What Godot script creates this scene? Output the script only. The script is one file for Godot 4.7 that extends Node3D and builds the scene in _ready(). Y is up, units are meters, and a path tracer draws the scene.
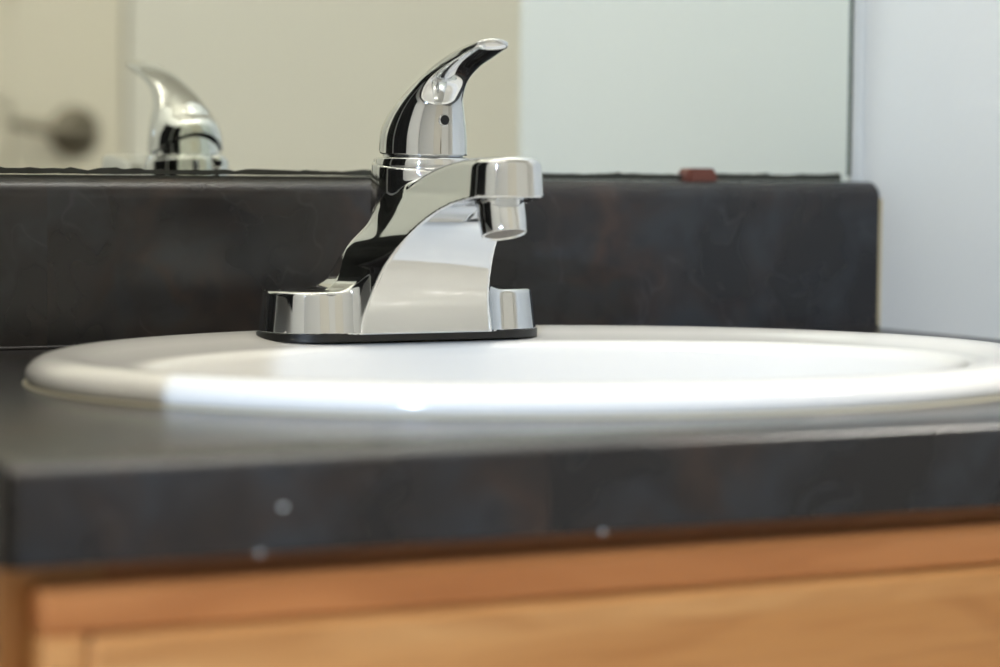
extends Node3D

const CT := 0.84          # height of the counter top above the floor
const HB := 0.0872        # backsplash height
const SX := 0.672         # sink and faucet centre line
const SZ := 0.2596
const WR := 1.0535        # face of the alcove wall beside the vanity
const WL := 0.2560
const DEPTH := 0.5049

var M := {}
var taken := {}

# ---------------------------------------------------------------- helpers
func numbered(n: String) -> String:
	if not taken.has(n):
		taken[n] = 0
		return n
	taken[n] += 1
	return "%s_%03d" % [n, taken[n]]

func thing(called: String, label: String, category: String, group := "") -> Node3D:
	var o := Node3D.new()
	o.name = numbered(called)
	add_child(o)
	if label != "":
		o.set_meta("label", label)
		o.set_meta("category", category)
	if group != "":
		o.set_meta("group", group)
	return o

func part(called: String, mesh: Mesh, mat: Material, parent: Node, at := Vector3.ZERO, label := "") -> MeshInstance3D:
	var o := MeshInstance3D.new()
	o.name = called
	o.mesh = mesh
	o.material_override = mat
	o.position = at
	parent.add_child(o, true)
	if label != "":
		o.set_meta("label", label)
	return o

func struct(called: String, mesh: Mesh, mat: Material, label: String, at := Vector3.ZERO) -> MeshInstance3D:
	var o := part(called, mesh, mat, self, at)
	o.set_meta("kind", "structure")
	o.set_meta("label", label)
	return o

func build(v: PackedVector3Array, idx: PackedInt32Array, nrm := PackedVector3Array(), uv := PackedVector2Array()) -> ArrayMesh:
	var n := nrm
	if n.size() == 0:
		n.resize(v.size())
		for i in range(0, idx.size(), 3):
			var a := v[idx[i]]
			var f := (v[idx[i + 2]] - a).cross(v[idx[i + 1]] - a)
			n[idx[i]] += f
			n[idx[i + 1]] += f
			n[idx[i + 2]] += f
		for i in n.size():
			n[i] = n[i].normalized()
	var arr := []
	arr.resize(Mesh.ARRAY_MAX)
	arr[Mesh.ARRAY_VERTEX] = v
	arr[Mesh.ARRAY_NORMAL] = n
	if uv.size() > 0:
		arr[Mesh.ARRAY_TEX_UV] = uv
	arr[Mesh.ARRAY_INDEX] = idx
	var m := ArrayMesh.new()
	m.add_surface_from_arrays(Mesh.PRIMITIVE_TRIANGLES, arr)
	return m

# a sheet through rows of points; around: each row closes on itself
func grid(rows: Array, around: bool, flip := false) -> ArrayMesh:
	var v := PackedVector3Array()
	var idx := PackedInt32Array()
	var w: int = rows[0].size()
	for r in rows:
		v.append_array(r)
	var last := w if around else w - 1
	for i in rows.size() - 1:
		for j in last:
			var a := i * w + j
			var b := i * w + (j + 1) % w
			var c := a + w
			var d := b + w
			if flip:
				idx.append_array([a, c, b, b, c, d])
			else:
				idx.append_array([a, b, c, b, d, c])
	return build(v, idx)

func circle(c: Vector3, ax: Vector3, ay: Vector3, n: int) -> PackedVector3Array:
	var p := PackedVector3Array()
	for i in n:
		var a := TAU * i / n
		p.append(c + ax * cos(a) + ay * sin(a))
	return p

# profile: (radius, height) from bottom to top, round the y axis
func lathe(prof: Array, n := 40) -> ArrayMesh:
	var rows := []
	for q in prof:
		rows.append(circle(Vector3(0, q[1], 0), Vector3(q[0], 0, 0), Vector3(0, 0, q[0]), n))
	return grid(rows, true)

func tube(path: Array, radii: Array, n := 20) -> ArrayMesh:
	var rows := []
	for i in path.size():
		var t: Vector3 = (path[mini(i + 1, path.size() - 1)] - path[maxi(i - 1, 0)]).normalized()
		var s := t.cross(Vector3(0.3, 0.2, 0.93)).normalized()
		var u := s.cross(t)
		rows.append(circle(path[i], s * radii[i], u * radii[i], n))
	return grid(rows, true)

# box with bevelled edges between two corners
func bbox(lo: Vector3, hi: Vector3, b := 0.0) -> ArrayMesh:
	var st := SurfaceTool.new()
	st.begin(Mesh.PRIMITIVE_TRIANGLES)
	add_bbox(st, lo, hi, b)
	return st.commit()

func add_bbox(st: SurfaceTool, lo: Vector3, hi: Vector3, b := 0.0) -> void:
	var c := (lo + hi) / 2
	var h := (hi - lo) / 2
	var i := h - Vector3(b, b, b)
	for ax in 3:
		for s in [-1, 1]:
			var e1 := (ax + 1) % 3
			var e2 := (ax + 2) % 3
			var q := []
			for k in [[-1, -1], [1, -1], [1, 1], [-1, 1]]:
				var p := Vector3.ZERO
				p[ax] = h[ax] * s
				p[e1] = i[e1] * k[0]
				p[e2] = i[e2] * k[1]
				q.append(p)
			face(st, q, c)
	if b <= 0.0:
		return
	for ax in 3:
		var e1 := (ax + 1) % 3
		var e2 := (ax + 2) % 3
		for s1 in [-1, 1]:
			for s2 in [-1, 1]:
				var q := []
				for k in [[-1, 0], [1, 0], [1, 1], [-1, 1]]:
					var p := Vector3.ZERO
					p[ax] = i[ax] * k[0]
					p[e1] = (h[e1] if k[1] == 0 else i[e1]) * s1
					p[e2] = (i[e2] if k[1] == 0 else h[e2]) * s2
					q.append(p)
				face(st, q, c)
	for sx in [-1, 1]:
		for sy in [-1, 1]:
			for sz in [-1, 1]:
				var s := Vector3(sx, sy, sz)
				face(st, [Vector3(h.x, i.y, i.z) * s, Vector3(i.x, h.y, i.z) * s, Vector3(i.x, i.y, h.z) * s], c)

# flat convex face of a shape round c (points relative to c), turned outwards
func face(st: SurfaceTool, q: Array, c: Vector3) -> void:
	var n: Vector3 = (q[2] - q[0]).cross(q[1] - q[0])
	var p := q
	var mid := Vector3.ZERO
	for x in q:
		mid += x
	if n.dot(mid) < 0:
		p = q.duplicate()
		p.reverse()
		n = -n
	n = n.normalized()
	for k in range(1, p.size() - 1):
		for x in [p[0], p[k], p[k + 1]]:
			st.set_normal(n)
			st.add_vertex(x + c)

# closed outline in (u, v) pushed along a third axis; o + u*eu + v*ev, from 0 to depth along ew
func prism(outline: PackedVector2Array, o: Vector3, eu: Vector3, ev: Vector3, ew: Vector3, smooth := false) -> ArrayMesh:
	var st := SurfaceTool.new()
	st.begin(Mesh.PRIMITIVE_TRIANGLES)
	var tri := Geometry2D.triangulate_polygon(outline)
	var area := 0.0
	for i in outline.size():
		var a := outline[i]
		var b := outline[(i + 1) % outline.size()]
		area += a.cross(b)
	var hand := signf(eu.cross(ev).dot(ew))
	for side in 2:
		var n := ew.normalized() * (1.0 if side == 1 else -1.0)
		for k in range(0, tri.size(), 3):
			var t := [tri[k], tri[k + 1], tri[k + 2]]
			var pts := []
			for j in t:
				pts.append(o + eu * outline[j].x + ev * outline[j].y + (ew if side == 1 else Vector3.ZERO))
			if (pts[2] - pts[0]).cross(pts[1] - pts[0]).dot(n) < 0:
				pts.reverse()
			for p in pts:
				st.set_normal(n)
				st.add_vertex(p)
	var cnt := outline.size()
	var nn := []
	for i in cnt:
		var d := outline[(i + 1) % cnt] - outline[i]
		var n2 := Vector2(d.y, -d.x).normalized() * signf(area)
		nn.append((eu * n2.x + ev * n2.y).normalized())
	for i in cnt:
		var a := outline[i]
		var b := outline[(i + 1) % cnt]
		var p := [o + eu * a.x + ev * a.y, o + eu * b.x + ev * b.y, o + eu * b.x + ev * b.y + ew, o + eu * a.x + ev * a.y + ew]
		var na: Vector3 = nn[i]
		var nb: Vector3 = nn[i]
		if smooth:
			var pn: Vector3 = nn[(i + cnt - 1) % cnt]
			var xn: Vector3 = nn[(i + 1) % cnt]
			if pn.dot(nn[i]) > 0.75: na = (pn + nn[i]).normalized()
			if xn.dot(nn[i]) > 0.75: nb = (xn + nn[i]).normalized()
		var ns := [na, nb, nb, na]
		var order := [0, 1, 2, 0, 2, 3]
		if (p[2] - p[0]).cross(p[1] - p[0]).dot(nn[i]) < 0:
			order = [0, 2, 1, 0, 3, 2]
		for k in order:
			st.set_normal(ns[k])
			st.add_vertex(p[k])
	return st.commit()

func spline(p: Array, t: float) -> Vector3:
	var n := p.size() - 1
	var x := t * n
	var i := mini(int(x), n - 1)
	var f := x - i
	var a: Vector3 = p[maxi(i - 1, 0)]
	var b: Vector3 = p[i]
	var c: Vector3 = p[i + 1]
	var d: Vector3 = p[mini(i + 2, n)]
	return 0.5 * (2 * b + (c - a) * f + (2 * a - 5 * b + 4 * c - d) * f * f + (3 * b - a - 3 * c + d) * f * f * f)

# ---------------------------------------------------------------- materials
func plain(c: Color, rough: float, metal := 0.0) -> StandardMaterial3D:
	var m := StandardMaterial3D.new()
	m.albedo_color = c
	m.roughness = rough
	m.metallic = metal
	return m

func noise(s: int, f: float, oct := 4) -> FastNoiseLite:
	var n := FastNoiseLite.new()
	n.seed = s
	n.noise_type = FastNoiseLite.TYPE_SIMPLEX_SMOOTH
	n.frequency = f
	n.fractal_octaves = oct
	return n

func textured(img: Image, scale: float, rough: float) -> StandardMaterial3D:
	var m := plain(Color.WHITE, rough)
	m.albedo_texture = ImageTexture.create_from_image(img)
	m.uv1_triplanar = true
	m.uv1_world_triplanar = true
	m.uv1_scale = Vector3.ONE * scale
	return m

func wood_image(s: int, along_x: bool, base: Color, dark: Color, light: Color) -> Image:
	var img := Image.create(640, 640, false, Image.FORMAT_RGB8)
	var broad := noise(s, 0.0055, 3)
	var grain := noise(s + 1, 0.03, 3)
	var pore := noise(s + 2, 0.11, 2)
	for y in 640:
		for x in 640:
			var u := float(x if along_x else y)
			var w := float(y if along_x else x)
			var bend := broad.get_noise_2d(u * 0.9, w * 0.9) * 26.0
			var b := broad.get_noise_2d(u * 0.35 + 90, w * 2.2)
			var g := grain.get_noise_2d(u * 0.05, w + bend)
			var p := pore.get_noise_2d(u * 0.1, w * 2.0)
			var c := base.lerp(light, clampf(0.35 + b * 0.9, 0, 1))
			c = c.lerp(dark, clampf(g * 0.8 - 0.02, 0, 0.75))
			c = c.lerp(dark, clampf(p * 0.5 - 0.08, 0, 0.3))
			img.set_pixel(x, y, c)
	return img

func laminate_image() -> Image:
	var img := Image.create(768, 768, false, Image.FORMAT_RGB8)
	var a := noise(5, 0.006, 4)
	var b := noise(6, 0.009, 4)
	var c := noise(7, 0.03, 3)
	var d := noise(8, 0.006, 3)
	var black := Color(0.115, 0.112, 0.118)
	var brown := Color(0.23, 0.178, 0.155)
	var slate := Color(0.175, 0.185, 0.20)
	var pale := Color(0.30, 0.295, 0.305)
	for y in 768:
		for x in 768:
			var wx := x + 40.0 * d.get_noise_2d(x, y)
			var wy := y + 40.0 * d.get_noise_2d(x + 500, y)
			var k := black.lerp(brown, clampf(0.30 + a.get_noise_2d(wx, wy) * 1.3, 0, 1))
			k = k.lerp(slate, clampf(0.2 + b.get_noise_2d(wx, wy) * 1.5, 0, 0.9))
			k = k.lerp(black, clampf(c.get_noise_2d(x, y) * 0.7, 0, 0.5))
			var vein := 1.0 - absf(b.get_noise_2d(wy * 0.7 + 900, wx * 1.1)) * 26.0
			k = k.lerp(pale, clampf(vein, 0, 1) * clampf(a.get_noise_2d(x * 1.3, y + 300) * 1.5, 0, 0.4))
			img.set_pixel(x, y, k)
	return img

func peel_image() -> Image:
	var img := Image.create(512, 512, false, Image.FORMAT_RGB8)
	var a := noise(21, 0.035, 3)
	for y in 512:
		for x in 512:
			var h := clampf(0.5 + 0.6 * a.get_noise_2d(x, y), 0, 1)
			img.set_pixel(x, y, Color(h, h, h))
	img.bump_map_to_normal_map(2.0)
	return img

func make_materials() -> void:
	M.chrome = plain(Color(0.865, 0.875, 0.885), 0.03, 1.0)
	M.mirror = plain(Color(0.922, 0.93, 0.89), 0.0, 1.0)
	M.tarnish = plain(Color(0.17, 0.175, 0.14), 0.5)
	M.glass_edge = plain(Color(0.30, 0.34, 0.31), 0.25)
	M.rubber = plain(Color(0.03, 0.03, 0.032), 0.35)
	M.dark = plain(Color(0.02, 0.02, 0.02), 0.6)
	M.screen = plain(Color(0.42, 0.40, 0.37), 0.5)
	M.china = plain(Color(0.915, 0.905, 0.885), 0.12)
	M.caulk = plain(Color(0.80, 0.77, 0.68), 0.5)
	M.tan_caulk = plain(Color(0.72, 0.66, 0.52), 0.6)
	M.laminate = textured(laminate_image(), 1.9, 0.26)
	M.core = plain(Color(0.36, 0.26, 0.17), 0.8)
	M.wood = textured(wood_image(31, true, Color(0.78, 0.535, 0.305), Color(0.62, 0.38, 0.19), Color(0.84, 0.62, 0.39)), 1.3, 0.30)
	M.wood_up = textured(wood_image(47, false, Color(0.78, 0.535, 0.305), Color(0.62, 0.38, 0.19), Color(0.84, 0.62, 0.39)), 1.3, 0.30)
	M.rail = textured(wood_image(59, true, Color(0.73, 0.455, 0.25), Color(0.58, 0.33, 0.165), Color(0.78, 0.52, 0.31)), 1.3, 0.30)
	M.clip = plain(Color(0.40, 0.215, 0.165), 0.5)
	M.speck = plain(Color(0.92, 0.92, 0.90), 0.5)
	var peel := ImageTexture.create_from_image(peel_image())
	M.wall = plain(Color(0.86, 0.86, 0.845), 0.55)
	M.wall.normal_enabled = true
	M.wall.normal_texture = peel
	M.wall.normal_scale = 0.12
	M.wall.uv1_triplanar = true
	M.wall.uv1_world_triplanar = true
	M.wall.uv1_scale = Vector3.ONE * 4.0
	M.room_wall = plain(Color(0.865, 0.865, 0.85), 0.6)
	M.room_wall.normal_enabled = true
	M.room_wall.normal_texture = peel
	M.room_wall.normal_scale = 0.12
	M.room_wall.uv1_triplanar = true
	M.room_wall.uv1_world_triplanar = true
	M.room_wall.uv1_scale = Vector3.ONE * 4.0
	M.door = plain(Color(0.86, 0.845, 0.80), 0.4)
	M.ceiling = plain(Color(0.88, 0.87, 0.84), 0.8)
	M.floor = plain(Color(0.58, 0.555, 0.52), 0.4)
	M.nickel = plain(Color(0.50, 0.48, 0.44), 0.32, 1.0)
	M.silver = plain(Color(0.78, 0.78, 0.77), 0.4)
	M.bulb = plain(Color(1, 1, 1), 0.5)
	M.bulb.emission_enabled = true
	M.bulb.emission = Color(1.0, 0.982, 0.945)
	M.bulb.emission_energy_multiplier = 5.0
	M.towel = plain(Color(0.045, 0.045, 0.05), 0.95)
	M.flash = plain(Color(1, 1, 1), 0.5)
	M.flash.emission_enabled = true
	M.flash.emission = Color(0.88, 0.94, 1.0)
	M.flash.emission_energy_multiplier = 20.0

# ---------------------------------------------------------------- faucet body as a distance field (millimetres)
func smin(a: float, b: float, k: float) -> float:
	var h := maxf(k - absf(a - b), 0.0) / k
	return minf(a, b) - h * h * k * 0.25

func smax(a: float, b: float, k: float) -> float:
	return -smin(-a, -b, k)

func body_field(x: float, y: float, z: float) -> float:
	var ax := absf(x)
	# wings over the two outer holes
	var dx := maxf(ax - 50.2, 0.0)
	var dw := smax(sqrt(dx * dx + z * z) - (25.4 - 0.12 * y), y - 21.3, 2.2)
	# arched spout: below the crown ellipse, beside the flanks
	var z1 := minf(z - 108.0, 0.0)
	var y1 := y + 10.0
	var f1 := sqrt(z1 * z1 / 16384.0 + y1 * y1 / 9604.0)
	var g1 := sqrt(z1 * z1 / 268435456.0 + y1 * y1 / 92236816.0) / maxf(f1, 0.05)
	var d1 := (f1 - 1.0) / maxf(g1, 0.004) + x * x * 0.004
	var mixed := 0.3 + 0.5 * smoothstep(30.0, 62.0, y)
	var w := (1.0 - mixed) * (19.2 + 15.8 * pow(clampf((108.0 - z) / 80.0, 0.0, 1.22), 1.8)) + mixed * (35.0 - 15.8 * pow(clampf(y / 70.0, 0.0, 1.0), 1.35))
	var zz := maxf(z - 103.5, 0.0)
	var ds := pow(pow(ax, 2.4) + pow(zz, 2.4), 0.41667) - w + 0.08 * maxf(y - 62.0, 0.0)
	var d := smax(d1, ds, 4.0)
	# column under the handle
	var cz := z - 24.0
	var dc := smax(sqrt(x * x + cz * cz) - (25.4 + 0.02 * (83.0 - y)), y - (83.5 - 0.10 * cz), 1.4)
	d = smin(d, dc, 4.0)
	d = smin(d, dw, 13.0)
	# hollow of the underside
	var z2 := minf(z - 120.0, 0.0)
	var f2 := sqrt(z2 * z2 / 8100.0 + y * y / 4761.0)
	var g2 := sqrt(z2 * z2 / 65610000.0 + y * y / 22667121.0) / maxf(f2, 0.05)
	var d2 := -(f2 - 1.0) / maxf(g2, 0.004)
	d = smax(d, d2, 1.2)
	return maxf(d, 0.6 - y)

func body_normal(p: Vector3) -> Vector3:
	var e := 0.35
	return Vector3(
		body_field(p.x + e, p.y, p.z) - body_field(p.x - e, p.y, p.z),
		body_field(p.x, p.y + e, p.z) - body_field(p.x, p.y - e, p.z),
		body_field(p.x, p.y, p.z + e) - body_field(p.x, p.y, p.z - e)) / (2.0 * e)

func body_mesh() -> ArrayMesh:
	var h := 1.25
	var blk := 6
	var o := Vector3(-79, -1.6, -31)
	var nb := Vector3i(22, 13, 22)
	var n := nb * blk + Vector3i.ONE
	var val := PackedFloat32Array()
	val.resize(n.x * n.y * n.z)
	val.fill(1e9)
	var active := []
	var sy := n.x
	var sz := n.x * n.y
	for bz in nb.z:
		for by in nb.y:
			for bx in nb.x:
				var c := o + Vector3(bx + 0.5, by + 0.5, bz + 0.5) * (h * blk)
				if absf(body_field(c.x, c.y, c.z)) < h * blk * 2.4:
					active.append(Vector3i(bx, by, bz) * blk)
	for a in active:
		for k in blk + 1:
			for j in blk + 1:
				var row: int = (a.x) + (a.y + j) * sy + (a.z + k) * sz
				for i in blk + 1:
					if val[row + i] > 1e8:
						val[row + i] = body_field(o.x + (a.x + i) * h, o.y + (a.y + j) * h, o.z + (a.z + k) * h)
	var at := {}
	var v := PackedVector3Array()
	var nr := PackedVector3Array()
	var off := [0, 1, sy, sy + 1, sz, sz + 1, sz + sy, sz + sy + 1]
	for a in active:
		for k in blk:
			for j in blk:
				for i in blk:
					var c: int = (a.x + i) + (a.y + j) * sy + (a.z + k) * sz
					var neg := 0
					for q in off:
						if val[c + q] < 0.0:
							neg += 1
					if neg == 0 or neg == 8:
						continue
					var p := o + Vector3(a.x + i + 0.5, a.y + j + 0.5, a.z + k + 0.5) * h
					var g := Vector3.ZERO
					for it in 3:
						g = body_normal(p)
						p -= g * (body_field(p.x, p.y, p.z) / maxf(g.length_squared(), 0.2))
					at[c] = v.size()
					v.append(p * 0.001)
					nr.append(body_normal(p).normalized())
	var idx := PackedInt32Array()
	for c in at:
		for ax in 3:
			var s: int = [1, sy, sz][ax]
			var t1: int = [sy, sz, 1][ax]
			var t2: int = [sz, 1, sy][ax]
			var v0 := val[c]
			var v1 := val[c + s]
			if (v0 < 0.0) == (v1 < 0.0):
				continue
			if not (at.has(c - t1) and at.has(c - t2) and at.has(c - t1 - t2)):
				continue
			var q := [at[c], at[c - t1], at[c - t1 - t2], at[c - t2]]
			if v0 < 0.0:
				idx.append_array([q[0], q[2], q[1], q[0], q[3], q[2]])
			else:
				idx.append_array([q[0], q[1], q[2], q[0], q[2], q[3]])
	return build(v, idx, nr)

func handle_mesh() -> ArrayMesh:
	var back := [Vector3(0, 89, 2.2), Vector3(0, 100, 3.4), Vector3(0, 111, 11.0), Vector3(0, 121, 24), Vector3(0, 129.6, 41.5), Vector3(0, 136.6, 60), Vector3(0, 141.4, 79), Vector3(0, 143.2, 92)]
	var front := [Vector3(0, 88, 45.6), Vector3(0, 98, 45.6), Vector3(0, 107, 46), Vector3(0, 115.5, 47.5), Vector3(0, 123.5, 52.5), Vector3(0, 129.5, 64), Vector3(0, 134.2, 79), Vector3(0, 138.2, 92)]
	var wide := [21.8, 21.1, 18.4, 14.4, 11.6, 10.4, 9.8, 8.8]
	var rows := []
	var n := 64
	var steps := 60
	for s in range(-2, steps + 5):
		var t := clampf(float(s) / steps, 0.0, 1.0)
		var b := spline(back, t)
		var f := spline(front, t)
		var wv := []
		for x in wide:
			wv.append(Vector3(x, 0, 0))
		var w := spline(wv, t).x
		var shrink := 1.0
		var push := Vector3.ZERO
		var lift := 0.0
		if s == -2:
			shrink = 0.86
			lift = 3.0
		elif s == -1:
			shrink = 0.955
		elif s > steps:
			var e := float(s - steps) / 4.0 * PI / 2
			shrink = maxf(cos(e), 0.02)
			push = Vector3(0, 1.4, 3.4) * sin(e)
		var row := PackedVector3Array()
		for i in n:
			var a := TAU * i / n
			var ca := cos(a)
			if ca > 0.0:
				ca = pow(ca, 1.0 - 0.5 * smoothstep(0.35, 0.65, t))   # flat underside of the lever
			var p := (b + f) / 2 + (f - b) / 2 * ca * shrink + push
			p.x = w * sin(a) * shrink
			# arched skirt at the back, where the dome underneath shows
			p.y += 11.0 * pow(maxf(-cos(a), 0.0), 2.0) * maxf(1.0 - t / 0.28, 0.0) + lift
			row.append(p * 0.001)
		rows.append(row)
	return grid(rows, true)

func stadium(length: float, r: float, n := 20) -> PackedVector2Array:
	var p := PackedVector2Array()
	for i in n + 1:
		var a := -PI / 2 + PI * i / n
		p.append(Vector2(length - r + r * cos(a), r * sin(a)))
	for i in n + 1:
		var a := PI / 2 + PI * i / n
		p.append(Vector2(-(length - r) + r * cos(a), r * sin(a)))
	return p

func make_faucet() -> void:
	var f := thing("faucet", "chrome single-lever faucet on the back ledge of the white sink", "faucet")
	f.position = Vector3(SX, CT + 0.01238, 0.10844)
	part("gasket", prism(stadium(0.0762, 0.0265), Vector3(0, -0.0030, 0), Vector3.RIGHT, Vector3.BACK, Vector3(0, 0.0038, 0), true), M.rubber, f, Vector3.ZERO, "black rubber base gasket")
	part("spout_body", body_mesh(), M.chrome, f)
	# dome and band between body and handle
	var col := part("collar", lathe([[0.0200, 0.078], [0.0236, 0.0795], [0.0236, 0.0862], [0.0214, 0.0872], [0.0200, 0.0874], [0.0198, 0.093], [0.0180, 0.100], [0.0140, 0.1060], [0.0080, 0.1095], [0.0004, 0.1105]], 56), M.chrome, f, Vector3(0, 0, 0.024))
	var hd := part("handle", handle_mesh(), M.chrome, f)
	# set screw hole in the front of the handle
	var hole := Node3D.new()
	var at := Vector3(0, 0.1054, 0.0460)
	var lip := TorusMesh.new()
	lip.inner_radius = 0.0021
	lip.outer_radius = 0.0031
	lip.rings = 28
	lip.ring_segments = 10
	var l := part("screw_hole_rim", lip, M.chrome, hd, at)
	l.rotation.x = PI / 2 - 0.05
	var plug := CylinderMesh.new()
	plug.top_radius = 0.0024
	plug.bottom_radius = 0.0024
	plug.height = 0.0012
	var pl := part("screw_hole", plug, M.dark, hd, at)
	pl.rotation.x = PI / 2 - 0.05
	hole.free()
	# aerator, leaning a little outwards
	var ae := part("aerator", lathe([[0.0060, 0.0010], [0.0096, 0.0010], [0.0100, 0.0], [0.0106, 0.0], [0.0109, 0.0006], [0.0113, 0.006], [0.0114, 0.0145], [0.0110, 0.0152], [0.0118, 0.0156], [0.0118, 0.021]], 48), M.chrome, f, Vector3(0, 0.0512, 0.1060))
	ae.rotation.x = -0.29
	part("aerator_screen", lathe([[0.0001, 0.0007], [0.006, 0.0007], [0.0099, 0.0009]], 32), M.screen, ae)
	# lift rod behind the column
	var rod := part("lift_rod", tube([Vector3(0, 0.012, -0.0175), Vector3(0, 0.05, -0.0195), Vector3(0, 0.082, -0.0215)], [0.0024, 0.0024, 0.0024], 18), M.chrome, f)
	var kn := part("knob", lathe([[0.0005, -0.004], [0.0028, -0.0038], [0.0036, -0.001], [0.0038, 0.001], [0.0034, 0.0026], [0.0018, 0.0034], [0.0003, 0.0036]], 28), M.chrome, rod, Vector3(0, 0.0835, -0.0217))
	kn.rotation.x = -0.09
	col.rotation.x = 0.0

# ---------------------------------------------------------------- sink
func sink_rows() -> Array:
	# [outer inset, height] on the rim, then [opening inset, height] in the bowl, in millimetres
	var rim := [[3.0, 0.4], [1.2, 1.2], [0.2, 2.6], [0.0, 4.2], [0.8, 6.6], [3.0, 9.0], [6.5, 11.0], [11.0, 12.2], [16.0, 12.4]]
	var bowl := [[-9.0, 8.2], [-4.5, 7.6], [-1.5, 6.6], [0.5, 4.6], [2.0, 1.5], [4.5, -6.0], [9.0, -25.0], [17.0, -55.0], [30.0, -88.0], [45.0, -112.0], [65.0, -128.0], [88.0, -136.5], [110.0, -140.0]]
	var rows := []
	var n := 144
	for q in rim:
		rows.append(ring(0.0, q[0], q[1], n))
	var from: PackedVector3Array = ring(0.0, 16.0, 12.4, n)
	var to: PackedVector3Array = ring(1.0, -9.0, 8.2, n)
	for k in [0.25, 0.5, 0.75]:
		var row := PackedVector3Array()
		var s: float = k * k * (3.0 - 2.0 * k)
		for i in n:
			var p := from[i].lerp(to[i], k)
			p.y = lerpf(from[i].y, to[i].y, s)
			row.append(p)
		rows.append(row)
	for q in bowl:
		rows.append(ring(1.0, q[0], q[1], n))
	return rows

func ring(which: float, inset: float, y: float, n: int) -> PackedVector3Array:
	var row := PackedVector3Array()
	for i in n:
		var a := TAU * i / n
		var rx: float = lerpf(244.5, 201.0, which) - inset
		var rz: float = lerpf(200.7, 136.0, which) - inset
		if inset > 30.0:   # towards the round drain
			var t := (inset - 30.0) / 80.0
			rx = lerpf(171.0, 26.0, t)
			rz = lerpf(106.0, 26.0, t)
		row.append(Vector3(rx * cos(a) + 2.0 * (1.0 - which), y, rz * sin(a) + which * 14.0) * 0.001)
	return row

func make_sink() -> void:
	var s := thing("sink", "white oval drop-in sink set in the dark counter", "sink")
	s.position = Vector3(SX, CT, SZ)
	part("basin", grid(sink_rows(), true, true), M.china, s)
	var rows := []
	var n := 144
	for k in 9:
		var a := PI * k / 8.0
		rows.append(ring(0.0, 1.0 - 1.3 * cos(a) - 0.8, 0.1 + 0.8 * sin(a), n))
	part("caulk_bead", grid(rows, true), M.caulk, s, Vector3.ZERO, "thin pale bead of caulk round the rim")
	var dr := part("drain", lathe([[0.010, -0.146], [0.021, -0.1395], [0.027, -0.1392], [0.0285, -0.1402]], 36), M.chrome, s, Vector3(0, 0, 0.014))
	part("stopper", lathe([[0.017, -0.142], [0.0185, -0.138], [0.014, -0.1362], [0.0003, -0.1355]], 30), M.chrome, dr)

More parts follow.
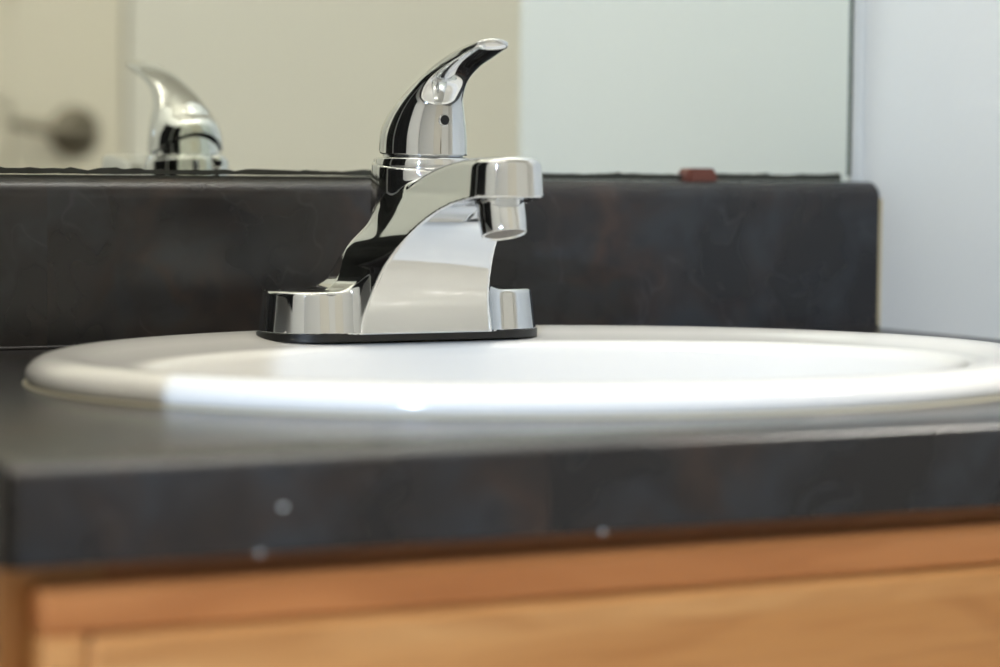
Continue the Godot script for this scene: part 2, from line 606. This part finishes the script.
# ---------------------------------------------------------------- countertop
func make_counter() -> void:
	var c := thing("countertop", "dark mottled laminate countertop with upright backsplash under the mirror", "countertop")
	c.position = Vector3(0, CT, 0)
	var x0 := 0.3235
	var x1 := 1.0520
	# deck with the oval hole for the sink
	var v := PackedVector3Array()
	var idx := PackedInt32Array()
	var zb := -0.0195
	var zf := DEPTH - 0.017
	var n := 96
	var angs := []
	for i in n:
		angs.append(TAU * i / n)
	for p in [Vector2(x0, zb), Vector2(x1, zb), Vector2(x0, zf), Vector2(x1, zf)]:
		angs.append(fposmod(atan2(p.y - SZ, p.x - SX), TAU))
	angs.sort()
	for lev in [0.0, -0.030]:
		for a in angs:
			var dir := Vector2(cos(a), sin(a))
			v.append(Vector3(SX + 0.233 * dir.x, lev, SZ + 0.188 * dir.y))
			var tx: float = ((x1 if dir.x > 0 else x0) - SX) / dir.x if absf(dir.x) > 1e-6 else 1e9
			var tz: float = ((zf if dir.y > 0 else zb) - SZ) / dir.y if absf(dir.y) > 1e-6 else 1e9
			var t := minf(tx, tz)
			v.append(Vector3(SX + t * dir.x, lev, SZ + t * dir.y))
	var m := angs.size()
	for i in m:
		var j := (i + 1) % m
		idx.append_array([2 * i, 2 * i + 1, 2 * j, 2 * j, 2 * i + 1, 2 * j + 1])
		var o := 2 * m
		idx.append_array([o + 2 * i, o + 2 * j, o + 2 * i + 1, o + 2 * j, o + 2 * j + 1, o + 2 * i + 1])
	var nr := PackedVector3Array()
	for i in v.size():
		nr.append(Vector3.UP if i < 2 * m else Vector3.DOWN)
	part("deck", build(v, idx, nr), M.laminate, c)
	# front edge with a rolled top
	var out := PackedVector2Array()
	for i in 15:
		var a := PI / 2 - PI / 2 * i / 14.0
		out.append(Vector2(zf + (DEPTH - zf) * cos(a), -0.0062 + 0.0062 * sin(a)))
	out.append(Vector2(DEPTH, -0.0345))
	out.append(Vector2(DEPTH - 0.001, -0.0355))
	out.append(Vector2(DEPTH - 0.017, -0.0355))
	part("front_edge", prism(out, Vector3(x0, 0, 0), Vector3.BACK, Vector3.UP, Vector3(x1 - x0, 0, 0), true), M.laminate, c)
	part("end_cap", bbox(Vector3(x0 - 0.0012, -0.0355, zb), Vector3(x0, -0.001, DEPTH - 0.004), 0.0), M.laminate, c)
	# backsplash
	var bs := PackedVector2Array()
	bs.append(Vector2(-0.0195, 0.0))
	bs.append(Vector2(0.0, 0.0))
	var rb := 0.0110
	for i in 11:
		var a := PI / 2 * i / 10.0
		bs.append(Vector2(-rb + rb * cos(a), HB - rb + rb * sin(a)))
	bs.append(Vector2(-0.0195, HB))
	part("backsplash", prism(bs, Vector3(x0, 0, 0), Vector3.BACK, Vector3.UP, Vector3(x1 - x0, 0, 0), true), M.laminate, c)
	part("caulk_bead", tube([Vector3(x0, 0.0006, 0.0006), Vector3(0.7, 0.0006, 0.0006), Vector3(x1, 0.0006, 0.0006)], [0.0012, 0.0012, 0.0012], 10), M.laminate, c)
	part("caulk_bead", bbox(Vector3(x1 - 0.0003, 0.0, -0.004), Vector3(WR, HB - 0.0100, 0.0012), 0.0005), M.tan_caulk, c, Vector3.ZERO, "tan caulk line at the end of the backsplash")
	for q in [[0.4208, -0.0196, 1.0], [0.4123, -0.0349, 0.75], [0.5491, -0.0352, 0.75]]:
		var sp := SphereMesh.new()
		sp.radius = 0.0012 * q[2]
		sp.height = 0.0016 * q[2]
		sp.radial_segments = 10
		sp.rings = 5
		part("paint_speck", sp, M.speck, c, Vector3(q[0], q[1], DEPTH), "white speck of paint")

# ---------------------------------------------------------------- cabinet
func panel_front(p: Node3D, called: String, x0: float, x1: float, y0: float, y1: float, w: float) -> void:
	var zb := 0.4805
	var z1 := 0.4990
	var d := MeshInstance3D.new()
	d.name = called
	d.mesh = bbox(Vector3(x0 + 0.002, y0 + 0.002, zb), Vector3(x1 - 0.002, y1 - 0.002, 0.4925))
	d.material_override = M.wood
	p.add_child(d, true)
	part("rail", bbox(Vector3(x0, y1 - w, zb), Vector3(x1, y1, z1), 0.0018), M.rail, d)
	part("rail", bbox(Vector3(x0, y0, zb), Vector3(x1, y0 + w, z1), 0.0018), M.rail, d)
	part("stile", bbox(Vector3(x0, y0 + w, zb), Vector3(x0 + w, y1 - w, z1), 0.0018), M.wood_up, d)
	part("stile", bbox(Vector3(x1 - w, y0 + w, zb), Vector3(x1, y1 - w, z1), 0.0018), M.wood_up, d)
	part("raised_panel", bbox(Vector3(x0 + w + 0.0008, y0 + w + 0.0008, 0.4865), Vector3(x1 - w - 0.0008, y1 - w - 0.0008, 0.4990), 0.0030), M.wood, d)

func make_cabinet() -> void:
	var c := thing("vanity_cabinet", "honey-stained wooden vanity cabinet with raised-panel fronts under the counter", "cabinet")
	c.position = Vector3(0, CT, 0)
	var x0 := 0.3285
	var x1 := 1.0500
	var yt := -0.0357
	var yb := -CT
	part("side_panel", bbox(Vector3(x0, yb, -0.018), Vector3(x0 + 0.016, yt, 0.4615)), M.wood_up, c)
	part("side_panel", bbox(Vector3(x1 - 0.016, yb, -0.018), Vector3(x1, yt, 0.4615)), M.wood_up, c)
	part("bottom_panel", bbox(Vector3(x0 + 0.016, yb + 0.1, -0.018), Vector3(x1 - 0.016, yb + 0.116, 0.4615)), M.wood, c)
	part("back_panel", bbox(Vector3(x0 + 0.016, yb + 0.116, -0.018), Vector3(x1 - 0.016, -0.16, -0.012)), M.wood, c)
	part("toe_kick", bbox(Vector3(x0 + 0.016, yb, 0.39), Vector3(x1 - 0.016, yb + 0.1, 0.405)), M.wood, c)
	part("stile", bbox(Vector3(x0, yb + 0.1, 0.4615), Vector3(x0 + 0.038, yt, 0.4805), 0.0008), M.wood_up, c)
	part("stile", bbox(Vector3(x1 - 0.038, yb + 0.1, 0.4615), Vector3(x1, yt, 0.4805), 0.0008), M.wood_up, c)
	part("rail", bbox(Vector3(x0 + 0.038, yt - 0.038, 0.4615), Vector3(x1 - 0.038, yt, 0.4805), 0.0008), M.rail, c)
	part("rail", bbox(Vector3(x0 + 0.038, -0.225, 0.4615), Vector3(x1 - 0.038, -0.19, 0.4805), 0.0008), M.rail, c)
	part("rail", bbox(Vector3(x0 + 0.038, yb + 0.1, 0.4615), Vector3(x1 - 0.038, yb + 0.138, 0.4805), 0.0008), M.rail, c)
	panel_front(c, "drawer_front", 0.3370, 1.036, -0.200, -0.0440, 0.0155)
	panel_front(c, "door", 0.3352, 0.683, -0.735, -0.212, 0.050)
	panel_front(c, "door", 0.689, 1.036, -0.735, -0.212, 0.050)

# ---------------------------------------------------------------- mirror and the shim under it
func make_mirror() -> void:
	var m := thing("wall_mirror", "frameless wall mirror above the backsplash with tarnished lower edge", "mirror")
	m.position = Vector3(0, CT, 0)
	var x0 := 0.33
	var x1 := 1.0402
	var yb := HB + 0.0002
	part("glass", bbox(Vector3(x0, yb, -0.0195), Vector3(x1, 0.98, -0.0150)), M.mirror, m)
	part("side_edge", bbox(Vector3(x1 - 0.0012, yb + 0.003, -0.0152), Vector3(x1 + 0.0006, 0.98, -0.0142)), M.glass_edge, m)
	# dark patches where the silver has gone
	var nz := noise(77, 60.0, 3)
	var top := PackedVector2Array()
	var low := PackedVector2Array()
	var n := 220
	for i in n + 1:
		var x := lerpf(x0, x1 - 0.006, float(i) / n)
		var k := nz.get_noise_1d(x)
		var far := smoothstep(0.70, 0.80, x)
		var y := 0.0046 + 0.0016 * k - 0.0006 * far
		top.append(Vector2(x, y))
		low.append(Vector2(x, minf(lerpf(0.0021 + 0.0006 * nz.get_noise_1d(x + 7.0), 0.0004, far), y - 0.0006)))
	low.reverse()
	var band := top.duplicate()
	band.append_array(low)
	part("tarnish", prism(band, Vector3(0, HB, -0.0151), Vector3.RIGHT, Vector3.UP, Vector3(0, 0, 0.0003)), M.tarnish, m, Vector3.ZERO, "dark wavy band of worn silvering")
	part("tarnish", bbox(Vector3(x0, HB, -0.0151), Vector3(0.80, HB + 0.0015, -0.0147)), M.tarnish, m)
	var s := thing("mirror_shim", "small rust-brown plastic shim on the backsplash ledge against the mirror", "shim")
	s.position = Vector3(0.9312, CT + HB, -0.0148)
	var o := PackedVector2Array()
	for q in [[-0.0122, 0.0], [-0.0126, 0.0022], [-0.0118, 0.0045], [-0.0098, 0.0068], [-0.0085, 0.0073], [0.0088, 0.0073], [0.0100, 0.0066], [0.0118, 0.0042], [0.0124, 0.0020], [0.0121, 0.0]]:
		o.append(Vector2(q[0] * 0.86, q[1]))
	part("wedge", prism(o, Vector3.ZERO, Vector3.RIGHT, Vector3.UP, Vector3(0, 0, 0.0045)), M.clip, s)
	var o2 := PackedVector2Array()
	for q in [[-0.0092, 0.0], [-0.0095, 0.0030], [-0.0080, 0.0052], [0.0085, 0.0052], [0.0096, 0.0028], [0.0094, 0.0]]:
		o2.append(Vector2(q[0] * 0.86, q[1]))
	part("front_lip", prism(o2, Vector3(0, 0, 0.0045), Vector3.RIGHT, Vector3.UP, Vector3(0, 0, 0.0012)), M.clip, s)

# ---------------------------------------------------------------- lamps
func make_vanity_light() -> void:
	var t := thing("vanity_light", "chrome light bar with four round bulbs above the mirror", "light")
	t.position = Vector3(0.69, CT + 1.10, -0.02)
	part("back_plate", bbox(Vector3(-0.31, -0.055, 0.0), Vector3(0.31, 0.055, 0.028), 0.006), M.chrome, t)
	for i in 4:
		var x := -0.225 + 0.15 * i
		var so := part("socket", lathe([[0.026, 0.0], [0.026, 0.012], [0.018, 0.020], [0.018, 0.034]], 28), M.chrome, t, Vector3(x, 0, 0.028))
		so.rotation.x = PI / 2
		var b := SphereMesh.new()
		b.radius = 0.042
		b.height = 0.084
		part("bulb", b, M.bulb, t, Vector3(x, 0, 0.102))
		var l := OmniLight3D.new()
		l.name = "bulb_light"
		l.light_color = Color(1.0, 0.982, 0.945)
		l.light_energy = VANITY
		l.light_size = 0.04
		l.omni_range = 6.0
		l.omni_attenuation = 2.0
		l.shadow_enabled = true
		l.position = Vector3(x, 0, 0.102)
		t.add_child(l, true)

const TRACK := 0.055
const CEILING := 1.4
const VANITY := 0.055
const FLASH := 1.5

func make_track_light() -> void:
	var t := thing("track_light", "white ceiling bar with five small round bulbs", "light")
	t.position = Vector3(0.0, 2.44, 1.15)
	part("bar", bbox(Vector3(-0.66, -0.030, -0.025), Vector3(0.66, 0.0, 0.025), 0.004), M.door, t)
	for i in 5:
		var x := -0.54 + 0.27 * i
		part("socket", lathe([[0.020, -0.030], [0.022, -0.055], [0.018, -0.060]], 24), M.nickel, t, Vector3(x, 0, 0))
		var b := SphereMesh.new()
		b.radius = 0.034
		b.height = 0.068
		part("bulb", b, M.bulb, t, Vector3(x, -0.088, 0))
		var l := OmniLight3D.new()
		l.name = "bulb_light"
		l.light_color = Color(1.0, 0.982, 0.945)
		l.light_energy = TRACK
		l.light_size = 0.032
		l.omni_range = 6.0
		l.omni_attenuation = 2.0
		l.shadow_enabled = true
		l.position = Vector3(x, -0.088, 0)
		t.add_child(l, true)

func make_ceiling_light() -> void:
	var t := thing("ceiling_light", "white round dome light on the ceiling beyond the alcove", "light")
	t.position = Vector3(1.85, 2.44, 0.55)
	part("rim", lathe([[0.165, 0.0], [0.165, -0.018], [0.150, -0.022]], 48), M.nickel, t)
	part("dome", lathe([[0.150, -0.018], [0.140, -0.045], [0.110, -0.070], [0.060, -0.085], [0.0005, -0.090]], 40), M.bulb, t)
	var l := AreaLight3D.new()
	l.name = "dome_light"
	l.light_color = Color(1.0, 0.982, 0.945)
	l.light_energy = CEILING
	l.area_size = Vector2(0.26, 0.26)
	l.area_range = 6.0
	l.area_attenuation = 2.0
	l.shadow_enabled = true
	t.add_child(l)
	l.position = Vector3(0, -0.095, 0)
	l.rotation.x = -PI / 2

func make_towel() -> void:
	var t := thing("bath_towel", "black towel hanging on a chrome bar on the alcove wall", "towel")
	t.position = Vector3(WL, CT, 0.115)
	part("bar", tube([Vector3(0.045, 0.46, -0.125), Vector3(0.045, 0.46, 0.185)], [0.007, 0.007], 14), M.chrome, t)
	for z in [-0.12, 0.18]:
		part("bracket", tube([Vector3(0.0, 0.46, z), Vector3(0.052, 0.46, z)], [0.014, 0.010], 16), M.chrome, t)
	var rows := []
	var n := 60
	for layer in 2:
		for k in 15:
			var s := float(k) / 14.0
			var row := PackedVector3Array()
			for i in n + 1:
				var z := lerpf(-0.108, 0.140, float(i) / n)
				var fold := 0.006 * sin(z * 55.0 + 0.8) * s + 0.003 * sin(z * 120.0 + s * 3.0) * s
				if layer == 0:
					row.append(Vector3(0.031 + fold * 0.5, lerpf(0.10, 0.458, s), z))
				else:
					row.append(Vector3(0.056 + fold * (1.0 if s > 0 else 0.0) - 0.0, lerpf(0.458, 0.078, s), z))
			rows.append(row)
		if layer == 0:
			var over := PackedVector3Array()
			for i in n + 1:
				over.append(Vector3(0.044, 0.4695, lerpf(-0.108, 0.140, float(i) / n)))
			rows.append(over)
	part("cloth", grid(rows, false), M.towel, t)

func make_flash() -> void:
	var at := Vector3(-0.33, CT + 0.45, 1.40)
	var aim := Vector3(SX + 0.1, CT + 0.02, 0.2)
	var t := thing("flash_unit", "small silver flash on a thin light stand beside the camera", "flash")
	t.position = Vector3(at.x - 0.02, 0, at.z + 0.06)
	part("pole", tube([Vector3(0, 0.25, 0), Vector3(0, at.y - 0.05, 0)], [0.010, 0.008], 16), M.silver, t)
	for i in 3:
		var a := TAU * i / 3.0 + 0.5
		part("leg", tube([Vector3(0, 0.42, 0), Vector3(cos(a) * 0.28, 0.008, sin(a) * 0.28)], [0.007, 0.007], 10), M.silver, t)
	var head := Node3D.new()
	head.name = "head"
	t.add_child(head)
	head.position = at - t.position
	head.look_at_from_position(at, aim)
	head.position = at - t.position
	part("housing", bbox(Vector3(-0.036, -0.028, 0.004), Vector3(0.036, 0.028, 0.10), 0.005), M.silver, head)
	part("window", bbox(Vector3(-0.014, -0.010, 0.001), Vector3(0.014, 0.010, 0.005)), M.flash, head)
	var s := SpotLight3D.new()
	s.name = "flash_light"
	s.light_color = Color(0.77, 0.87, 1.0)
	s.light_energy = FLASH
	s.light_size = 0.01
	s.spot_angle = 50.0
	s.spot_angle_attenuation = 0.6
	s.spot_range = 8.0
	s.spot_attenuation = 2.0
	s.shadow_enabled = true
	add_child(s)
	s.look_at_from_position(at + (aim - at).normalized() * 0.012, aim)

# ---------------------------------------------------------------- room
func make_room() -> void:
	var L := -0.9
	var R := 2.3
	var F := 2.0
	var H := 2.44
	struct("floor", bbox(Vector3(L - 0.1, -0.1, -0.12), Vector3(R + 0.1, 0, F + 0.1)), M.floor, "beige floor of the bathroom")
	struct("ceiling", bbox(Vector3(L - 0.1, H, -0.12), Vector3(R + 0.1, H + 0.1, F + 0.1)), M.ceiling, "white bathroom ceiling")
	struct("wall_back", bbox(Vector3(L - 0.1, 0, -0.12), Vector3(R + 0.1, H, -0.02)), M.wall, "pale wall behind the mirror")
	struct("wall_left", bbox(Vector3(L - 0.1, 0, -0.02), Vector3(L, H, F)), M.room_wall, "beige wall of the room")
	struct("wall_right", bbox(Vector3(R, 0, -0.02), Vector3(R + 0.1, H, F)), M.room_wall, "beige wall of the room beyond the alcove")
	struct("wall_alcove_left", bbox(Vector3(WL - 0.115, 0, -0.02), Vector3(WL, H, 0.60)), M.wall, "white end wall of the vanity alcove")
	struct("wall_alcove_right", bbox(Vector3(WR, 0, -0.02), Vector3(WR + 0.115, H, 0.405)), M.wall, "white textured wall beside the mirror and backsplash")
	# wall with the door, seen in the mirror
	var dx0 := 0.634
	var dx1 := 1.396
	var dh := 2.03
	var st := SurfaceTool.new()
	st.begin(Mesh.PRIMITIVE_TRIANGLES)
	add_bbox(st, Vector3(L - 0.1, 0, F), Vector3(dx0 - 0.003, H, F + 0.1))
	add_bbox(st, Vector3(dx1 + 0.004, 0, F), Vector3(R + 0.1, H, F + 0.1))
	add_bbox(st, Vector3(dx0 - 0.003, dh + 0.003, F), Vector3(dx1 + 0.004, H, F + 0.1))
	struct("wall_front", st.commit(), M.room_wall, "beige wall with the door, reflected in the mirror")
	var d := Node3D.new()
	d.name = "door_1"
	d.set_meta("kind", "structure")
	d.set_meta("label", "white panel door with lever handle, reflected in the mirror")
	add_child(d)
	part("slab", bbox(Vector3(dx0, 0.005, F + 0.012), Vector3(dx1, dh, F + 0.040)), M.door, d)
	var sw := 0.150
	part("stile", bbox(Vector3(dx0, 0.005, F + 0.004), Vector3(dx0 + sw, dh, F + 0.012), 0.0015), M.door, d)
	part("stile", bbox(Vector3(dx1 - sw, 0.005, F + 0.004), Vector3(dx1, dh, F + 0.012), 0.0015), M.door, d)
	for q in [[0.005, 0.22], [0.72, 0.80], [1.00, 1.10], [1.90, dh]]:
		part("rail", bbox(Vector3(dx0 + sw, q[0], F + 0.004), Vector3(dx1 - sw, q[1], F + 0.012), 0.0015), M.door, d)
	for q in [[0.26, 0.68], [1.14, 1.86]]:
		part("panel", bbox(Vector3(dx0 + sw + 0.035, q[0], F + 0.005), Vector3(dx1 - sw - 0.035, q[1], F + 0.013), 0.004), M.door, d)
	var hx := 1.3287
	var hy := CT + 0.1245
	var rose := part("door_handle", lathe([[0.0325, 0.0], [0.0325, 0.004], [0.029, 0.009], [0.014, 0.011], [0.012, 0.040], [0.0005, 0.041]], 36), M.nickel, d, Vector3(hx, hy, F + 0.004))
	rose.rotation.x = -PI / 2
	part("lever", tube([Vector3(0.012, 0.034, 0), Vector3(-0.010, 0.036, 0), Vector3(-0.045, 0.038, 0.004), Vector3(-0.085, 0.036, 0.010), Vector3(-0.100, 0.032, 0.012)], [0.009, 0.0095, 0.008, 0.007, 0.004], 18), M.nickel, rose)

func _ready() -> void:
	# camera
	var cam := Camera3D.new()
	cam.name = "camera"
	var yaw := deg_to_rad(29.579)
	var pitch := deg_to_rad(-3.524)
	var roll := deg_to_rad(0.574)
	var fw := Vector3(sin(yaw) * cos(pitch), sin(pitch), -cos(yaw) * cos(pitch))
	var rt := Vector3(cos(yaw), 0, sin(yaw))
	var up := rt.cross(fw)
	var rt2 := rt * cos(roll) + up * sin(roll)
	var up2 := up * cos(roll) - rt * sin(roll)
	cam.transform = Transform3D(Basis(rt2, up2, -fw), Vector3(0, CT + 0.10094, 1.39510))
	var lens := CameraAttributesPhysical.new()
	lens.frustum_focal_length = 12.0 * 2893.87 / 333.5
	lens.frustum_near = 0.02
	lens.frustum_far = 50.0
	lens.frustum_focus_distance = 1.44
	lens.exposure_aperture = 5.6
	cam.attributes = lens
	cam.fov = rad_to_deg(2.0 * atan(333.5 / 2893.87))
	cam.near = 0.02
	cam.far = 50.0
	add_child(cam)
	cam.current = true
	# surroundings
	var e := Environment.new()
	e.background_mode = Environment.BG_COLOR
	e.background_color = Color(0.02, 0.02, 0.02)
	e.tonemap_mode = Environment.TONE_MAPPER_LINEAR
	e.tonemap_exposure = 1.16
	e.sdfgi_enabled = true
	e.ssao_enabled = true
	e.ssil_enabled = true
	var we := WorldEnvironment.new()
	we.environment = e
	add_child(we)

	make_materials()
	make_vanity_light()
	make_track_light()
	make_ceiling_light()
	make_flash()
	make_room()
	make_counter()
	make_cabinet()
	make_sink()
	make_mirror()
	make_faucet()
	make_towel()
